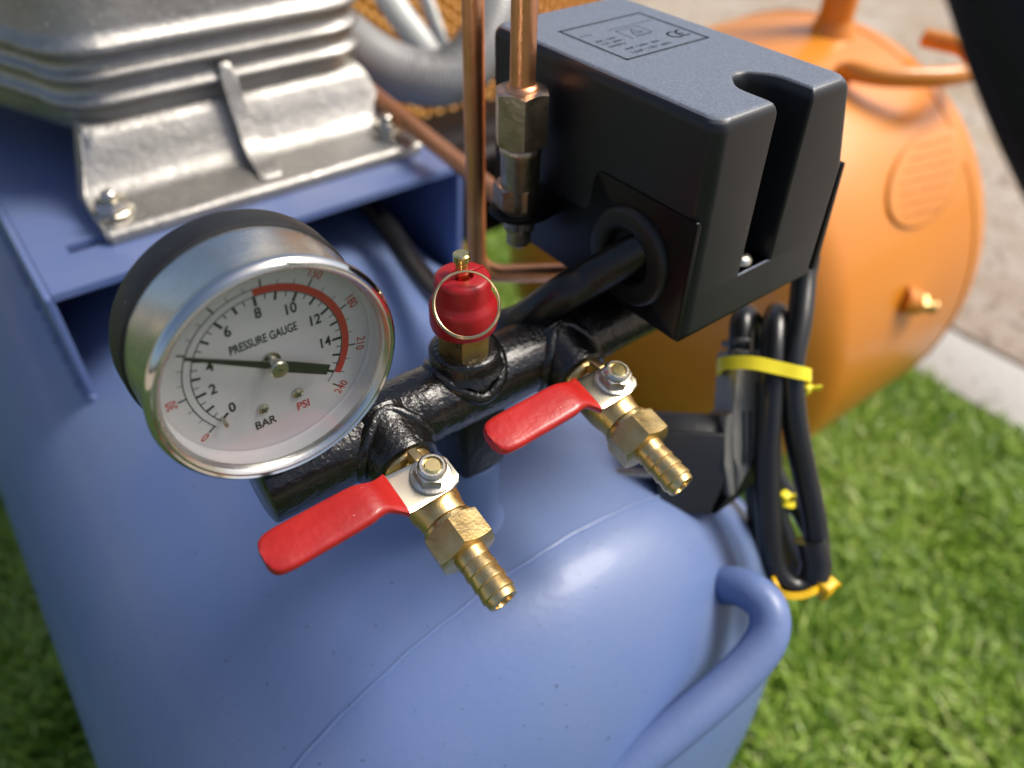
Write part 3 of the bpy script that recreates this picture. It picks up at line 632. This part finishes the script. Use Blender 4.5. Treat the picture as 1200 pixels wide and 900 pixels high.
bm = bmesh.new(); hexnut(bm, .0048, zt(266), zt(252), o, (0, 0, 1), rot=.1); lathe(bm, [(.0020, zt(285)), (.0036, zt(281)), (.0036, zt(266))], o, (0, 0, 1), 24); part('lower_nut', bm, 'fit', None, UNL)
bm = bmesh.new(); tube(bm, [(UX, UY, zt(110)), (UX, UY, -.05), (UX, UY, .03)], .00335, 32); lathe(bm, [(.0046, zt(104)-.0005), (.0042, zt(104)+.0008), (.0034, zt(104)+.0014)], o, (0, 0, 1), 32)
part('copper_pipe', bm, 'copper', 'copper pipe rising straight from the hexagonal nut')
y1 = .190; A = on(557, -60, 1, y1); B_ = on(555, 270, 1, y1); zc = on(556, 322, 1, y1).z
px = (A.x+B_.x)/2; pts = [Vector((px, y1, A.z)), Vector((px, y1, -.09)), Vector((px, y1, zc+.012))]
E1 = on(675, 319, 2, zc-.001); dv = (E1-Vector((px, y1, zc))).normalized()
for k in range(1, 9):
    a = pi/2*k/8; pts.append(Vector((px, y1, zc+.009))+Vector((0, 0, -1))*.009*sin(a)+dv*.009*(1-cos(a)))
pts.append(E1+dv*.008)
bm = bmesh.new(); tube(bm, pts, .00325, 28); part('copper_pipe', bm, 'copper', 'copper pipe running down and bending right behind the red cap')
c1 = on(400, 75, 2, -.150); c2 = on(415, 92, 2, -.150); c3 = on(545, 197, 2, -.158); c4 = on(620, 258, 2, -.163)
bm = bmesh.new(); tube(bm, catmull([c1, c2, c3, c4], 8), .0042, 24); part('copper_pipe', bm, 'copper', 'copper pipe slanting down beside the pump foot')
# grey ribbed hose and white tubes at the pump head
hp = [P(380, 25, .44), P(425, 62, .44), P(470, 86, .445), P(520, 92, .45), P(556, 68, .455), P(578, 25, .46), P(586, -30, .47)]
cc = catmull(hp, 30)
L_ = len(cc); bm = bmesh.new(); tube(bm, cc, lambda t: .0158+(.0005*sin(t*2*pi*66) if t > .35 else 0.), 40); part('grey_hose', bm, 'hose', 'pale grey ribbed hose curving beside the pump', ang=80)
bm = bmesh.new(); tube(bm, [P(418, -60, .46), P(470, 20, .47), P(530, 98, .48)], .0085, 20); part('pale_tube', bm, 'white')
bm = bmesh.new(); tube(bm, [P(478, -60, .50), P(503, 10, .50), P(530, 84, .50)], .0072, 20, rx=.004); part('pale_tube', bm, 'white')

# ================================================================ ORANGE COMPRESSOR
OY, OR_, OXR, OXL = .344, .174, .570, .42
OZ = GZ+.057+OR_
OC = thing('air_compressor', 'orange air compressor behind the black pressure switch, oval plate on its tank end', 'air compressor', (.48, OY, GZ))
def opart(name, bm, m, label=None, parent=None, **k): return tag(obj(name, bm, m, parent or OC, **k), label)
prof = []
for k in range(0, 19): a = pi/2*k/18; prof.append((max(1e-6, OR_*sin(a)), OXL-.45*OR_*cos(a)))
for k in range(0, 19): a = pi/2*k/18; prof.append((max(1e-6, OR_*cos(a)), OXR+.60*OR_*sin(a)))
bm = bmesh.new(); lathe(bm, prof, (0, OY, OZ), (1, 0, 0), 128, cap=False); bmesh.ops.remove_doubles(bm, verts=bm.verts, dist=1e-5)
OT = opart('tank', bm, 'orange', 'orange painted steel tank', ang=70)
for x in (OXR,):
    bm = bmesh.new(); tube(bm, [(x, OY+(OR_+.0002)*cos(2*pi*k/160), OZ+(OR_+.0002)*sin(2*pi*k/160)) for k in range(160)], .0006, 8, closed=True); opart('weld_seam', bm, 'orange', None, OT)
def osurf(u, v, lift=0.):
    r = Vector(ray(u, v)); lo, hi = .3, 1.1
    def Ff(p):
        q = ((p.y-OY)**2+(p.z-OZ)**2)/(OR_+lift)**2
        if p.x > OXR: q += ((p.x-OXR)/(.6*OR_+lift))**2
        return q
    t = lo
    while t < hi and Ff(r*t) > 1: t += .0005
    return r*t
# oval plate welded to the tank
bm = bmesh.new(); nu, nr = 40, 8; cu, cv = 1086, 207; rings = []
def pin(a, s): 
    x = cos(a)*43*s; y = sin(a)*58*s; return osurf(cu+x+ y*-.18, cv+y-x*.25, .0022)
for j in range(nr+1):
    rings.append([bm.verts.new(pin(2*pi*k/nu, (j+.01)/nr)) for k in range(nu)])
rings.append([bm.verts.new(osurf(cu+cos(2*pi*k/nu)*44.5-.18*sin(2*pi*k/nu)*60, cv+sin(2*pi*k/nu)*60-.25*cos(2*pi*k/nu)*44.5, -.001)) for k in range(nu)])
for A, B_ in zip(rings, rings[1:]):
    for k in range(nu): bm.faces.new((A[k], A[(k+1) % nu], B_[(k+1) % nu], B_[k]))
opart('oval_plate', bm, 'orange', None, OT, ang=50)
bm = bmesh.new()
for i in range(7):                                         # rows of stamped characters, too blurred to read
    yy = -40+i*13.5; hw = 30*math.sqrt(max(0, 1-(yy/58)**2))
    x = -hw+4
    while x < hw-2:
        L = rng.uniform(4, 9); a = osurf(cu+x-.18*yy, cv+yy-.25*x, .0026); b = osurf(cu+min(x+L, hw)-.18*yy, cv+yy-.25*min(x+L, hw), .0026); tube(bm, [a, b], .0007, 6); x += L+3
opart('stamped_text', bm, 'orange', None, OT)
# carrying handle, post, drain valve, feet
h0 = osurf(988, 78, 0); hz = h0.z+.004; hpts = [h0-Vector((0, 0, .004))]+[on(u, v, 2, hz) for u, v in ((1000, 84), (1040, 90), (1100, 90), (1138, 84), (1152, 76), (1150, 66), (1125, 54), (1095, 47), (1084, 44))]
bm = bmesh.new(); tube(bm, catmull(hpts, 8), .0066, 20); opart('carry_handle', bm, 'orange', None, OT)
b0 = osurf(975, 36, 0); bm = bmesh.new(); tube(bm, [b0-Vector((0, 0, .006)), b0+Vector((0, 0, .05)), b0+Vector((0, 0, .28))], .0125, 28); lathe(bm, [(.018, -.004), (.015, .003), (.013, .008)], b0, (0, 0, 1), 28); opart('post', bm, 'orange', None, OT)
d0 = osurf(1062, 352, 0); ax = (d0-Vector((d0.x-.06, OY, OZ))).normalized(); ax = Vector((.75, -.55, -.25)).normalized()
bm = bmesh.new(); lathe(bm, [(.0100, -.004), (.0090, .004), (.0085, .008)], d0, ax, 28); opart('drain_boss', bm, 'orange', None, OT)
bm = bmesh.new(); hexnut(bm, .0070, .008, .013, d0, ax); lathe(bm, [(.0035, .013), (.0035, .019), (.0048, .0195), (.0048, .022)], d0, ax, 20); opart('drain_valve', bm, 'brass', 'small brass drain valve')
for x in (OXL+.03, OXR-.03):
    for s_ in (-1, 1):
        bm = bmesh.new(); rbox(bm, (x-.012, OY+s_*.075-.012, GZ), (x+.012, OY+s_*.075+.012, OZ-OR_*.8), .003); opart('foot', bm, 'orange')
# amber ventilated guard seen between the pump and the pipes
bm = bmesh.new(); gy = .62; rbox(bm, (.20, gy, -.36), (.60, gy+.012, .02), .004); rbox(bm, (.575, gy+.001, GZ), (.597, gy+.011, -.355), .002); rbox(bm, (.40, gy+.001, GZ), (.422, gy+.011, -.355), .002); GD = opart('fan_guard', bm, 'orange_grille', 'amber ventilated guard with rows of ribs')
bm = bmesh.new()
for i in range(52):
    for j in range(30):
        x = .205+i*.0078; z = -.35+j*.0122+(i % 2)*.006
        c_ = Vector((x, gy-.001, z)); vv = [bm.verts.new(c_+Vector(q)) for q in ((-.003, 0, -.0055), (.003, 0, -.0055), (.003, 0, .0055), (-.003, 0, .0055), (0, -.0035, .002))]
        for q in ((0, 1, 4), (1, 2, 4), (2, 3, 4), (3, 0, 4)): bm.faces.new([vv[k] for k in q])
tag(opart('rib', bm, 'orange_grille', None, GD, smooth=False), kind='stuff')
bm = bmesh.new(); rbox(bm, (.235, .50, -.37), (.50, .60, -.285), .012); lathe(bm, [(.05, 0), (.05, .2)], (.26, .55, -.33), (1, 0, 0), 32); opart('motor', bm, 'dark', 'black motor body in shadow')

# ================================================================ POWER CORD
def PD(u, v, d): return P(u, v, d)
CORD = thing('power_cord', 'black mains cord looped and tied, hanging with its plug from the pressure switch', 'power cord', tuple(P(900, 690, .28)))
def cpart(name, bm, m, label=None, parent=None, **k): return tag(obj(name, bm, m, parent or CORD, **k), label)
path = [(943, 290, .262), (942, 325, .262), (937, 375, .258), (929, 415, .256), (927, 445, .256), (932, 500, .258), (944, 560, .262), (955, 615, .264), (957, 655, .264), (946, 684, .264), (925, 686, .264), (908, 662, .264), (901, 610, .261), (899, 540, .258), (902, 480, .256), (905, 440, .256), (907, 400, .258), (909, 376, .262), (911, 368, .270), (910, 385, .280), (904, 440, .284), (902, 520, .288), (910, 600, .290), (930, 650, .292), (950, 668, .292), (958, 640, .292), (940, 600, .292), (918, 575, .290), (900, 540, .288), (893, 470, .284), (889, 420, .282), (884, 385, .280), (876, 370, .274), (870, 376, .268), (868, 400, .266), (866, 430, .266)]
R1 = .0042
cc = catmull([Vector((.184, .140, -.118)), Vector((.193, .136, -.122)), Vector((.207, .128, -.126))]+[P(*q) for q in path], 8)
bm = bmesh.new(); tube(bm, cc, R1, 20); CAB = cpart('cable', bm, 'cord')
bm = bmesh.new(); tube(bm, [P(949, 632, .2636), P(956, 660, .2644), P(953, 678, .2642)], .0056, 20, rx=.0052); cpart('sleeve', bm, 'cord', None, CAB)
# second, thinner loop behind
path = [(888, 440, .290), (884, 520, .292), (888, 600, .294), (900, 650, .296), (925, 668, .298), (945, 655, .298)]
bm = bmesh.new(); tube(bm, catmull([P(*q) for q in path], 8), R1, 18); cpart('cable', bm, 'cord')
# plug: round face to the left, body angled up to the cord
D0 = .272; ex = Vector(rt2); ey = Vector(up2); ez = Vector(-fw)
def pl(u, v, dz=0.): return P(u, v, D0)+ez*dz
hd = .0175
bm = bmesh.new()
def slab(polyg, z0, z1, name, m, bev, parent=None, label=None):
    # polyg: (u, v[, extra height]) outline of the camera-side face
    bm = bmesh.new(); q3 = [(q[0], q[1], q[2] if len(q) > 2 else 0) for q in polyg]
    A = [bm.verts.new(pl(q[0], q[1], z1+q[2])) for q in q3]; B = [bm.verts.new(pl(q[0], q[1], z0)) for q in q3]; n = len(q3)
    fa = bm.faces.new(A); fb = bm.faces.new(B[::-1])
    for k in range(n): bm.faces.new((A[k], A[(k+1) % n], B[(k+1) % n], B[k]))
    es = [e for e in bm.edges if e.verts[0] in A and e.verts[1] in A]
    es += [e for e in bm.edges if (e.verts[0] in A) != (e.verts[1] in A)]
    bmesh.ops.bevel(bm, geom=es, offset=bev, segments=3, profile=.5, affect='EDGES')
    bmesh.ops.triangulate(bm, faces=[f for f in bm.faces if len(f.verts) > 4]); return cpart(name, bm, m, label, parent, ang=35)
PL = slab([(765, 503, 0), (766, 598, -.004), (826, 600, -.003), (838, 560, .002), (838, 505, .003)], -.015, .0110, 'plug', 'plug', .0010, None, 'dark grey angled mains plug with one metal pin showing')
slab([(766, 482, -.006), (765, 503, 0), (837, 505, .0015), (842, 486, -.004)], -.012, .0105, 'face_rim', 'plug', .0008, PL)
slab([(836, 488, 0), (836, 540, 0), (843, 578, -.002), (851, 574, -.002), (845, 530, .0005), (846, 480, 0)], -.010, .0142, 'face_lip', 'plug_grey', .0010, PL)
slab([(827, 600, -.002), (843, 577, 0), (866, 540, .001), (889, 500, 0), (888, 556, -.006), (852, 586, -.005)], -.012, .0120, 'back_shell', 'plug', .0014, PL)
slab([(846, 478, 0), (846, 530, 0), (851, 574, -.001), (868, 540, 0), (889, 500, -.002), (889, 468, -.003), (885, 412, -.004), (850, 408, -.003)], -.010, .0140, 'plug_body', 'plug_grey', .0020, PL)
for k, v0 in enumerate((402, 416, 458)):        # strain-relief rings
    slab([(851, v0-4), (851, v0+4), (868, v0+4), (868, v0-4)], -.0065, .0118, 'strain_relief', 'plug', .0007, PL)
slab([(873, 448), (872, 538), (876, 530), (877, 450)], .0110, .0136, 'rib', 'plug', .0002, PL)
slab([(857, 480), (858, 540), (860, 538), (859, 480)], .0120, .0142, 'rib', 'plug', .0002, PL)
slab([(864, 480), (864, 540), (866, 538), (866, 480)], .0120, .0142, 'rib', 'plug', .0002, PL)
bm = bmesh.new(); a0 = P(775, 557, D0); a1 = P(719, 555, D0); dd = (a1-a0).normalized(); tube(bm, [a0, a1-dd*.001, a1-dd*.0003], lambda t: .0019 if t < .9 else .0015, 20); cpart('pin', bm, 'nickel', None, PL)
bm = bmesh.new(); tube(bm, [P(775, 552, D0+.019), P(728, 551, D0+.019)], .0017, 16); cpart('pin', bm, 'nickel', None, PL)

# cable ties
def tie(name, pts, m, label, head, w_=.0024, hs=.003, grp='nylon cable ties round the power cord'):
    cc = catmull(pts, 8, closed=True); c0 = sum(cc, Vector())/len(cc); t = thing(name, label, 'cable tie', tuple(c0), grp)
    bm = bmesh.new(); L = len(cc); up_ = Vector(up2); T = []
    for i in range(L):
        tn = (cc[(i+1) % L]-cc[i-1]).normalized(); nn = tn.cross(up_).normalized(); uu = nn.cross(tn)
        T.append([bm.verts.new(cc[i]+nn*a*.0006+uu*b*w_) for a, b in ((-1, -1), (1, -1), (1, 1), (-1, 1))])
    for i in range(L):
        for k in range(4): bm.faces.new((T[i][k], T[i][(k+1) % 4], T[(i+1) % L][(k+1) % 4], T[(i+1) % L][k]))
    tag(obj('strap', bm, m, t, ang=40))
    bm = bmesh.new(); rbox(bm, Vector(head)-Vector((hs, hs*.8, hs)), Vector(head)+Vector((hs, hs*.8, hs)), hs*.35); tube(bm, [Vector(head), Vector(head)+Vector(rt2)*.0052+Vector(up2)*.0006], .0012, 8, rx=.0006); obj('tie_head', bm, m, t)
    return t
tie('cable_tie', [P(842, 433, .262), P(848, 426, .254), P(880, 425, .2495), P(915, 432, .2495), P(942, 438, .2505), P(949, 440, .258), P(940, 438, .275), P(905, 435, .292), P(865, 432, .288), P(845, 432, .275)], 'yellow', 'yellow cable tie round the cord and plug neck, uppermost of the ties', P(945, 456, .262), .0022, .0018)
tie('cable_tie', [P(906, 678, .262), P(915, 695, .258), P(938, 698, .258), P(958, 690, .260), P(962, 684, .270), P(950, 676, .290), P(920, 674, .298), P(906, 674, .285)], 'yellow_or', 'orange yellow cable tie with a round knob at the bottom of the cord loop', P(967, 688, .262), .0011, .0034)
tie('cable_tie', [P(908, 578, .284), P(915, 588, .282), P(928, 592, .284), P(930, 584, .296), P(918, 576, .299), P(908, 574, .294)], 'yellow', 'small yellow cable tie half hidden inside the cord loop', P(919, 583, .281), .0010, .0022)

# ================================================================ BLACK TUBE IN THE CORNER
a = P(1192, -60, .088); b = P(1232, 60, .088); c_ = P(1290, 190, .088); d = P(1372, 330, .09)
bm = bmesh.new(); tube(bm, catmull([a+(a-b)*4+Vector((0, 0, .03)), a+(a-b)*2, a, b, c_, d, d+(d-c_)*3, d+(d-c_)*8], 10), .0080, 32)
tag(obj('black_tube', bm, 'dark'), 'thick black tube out of focus across the upper right corner', 'tube')
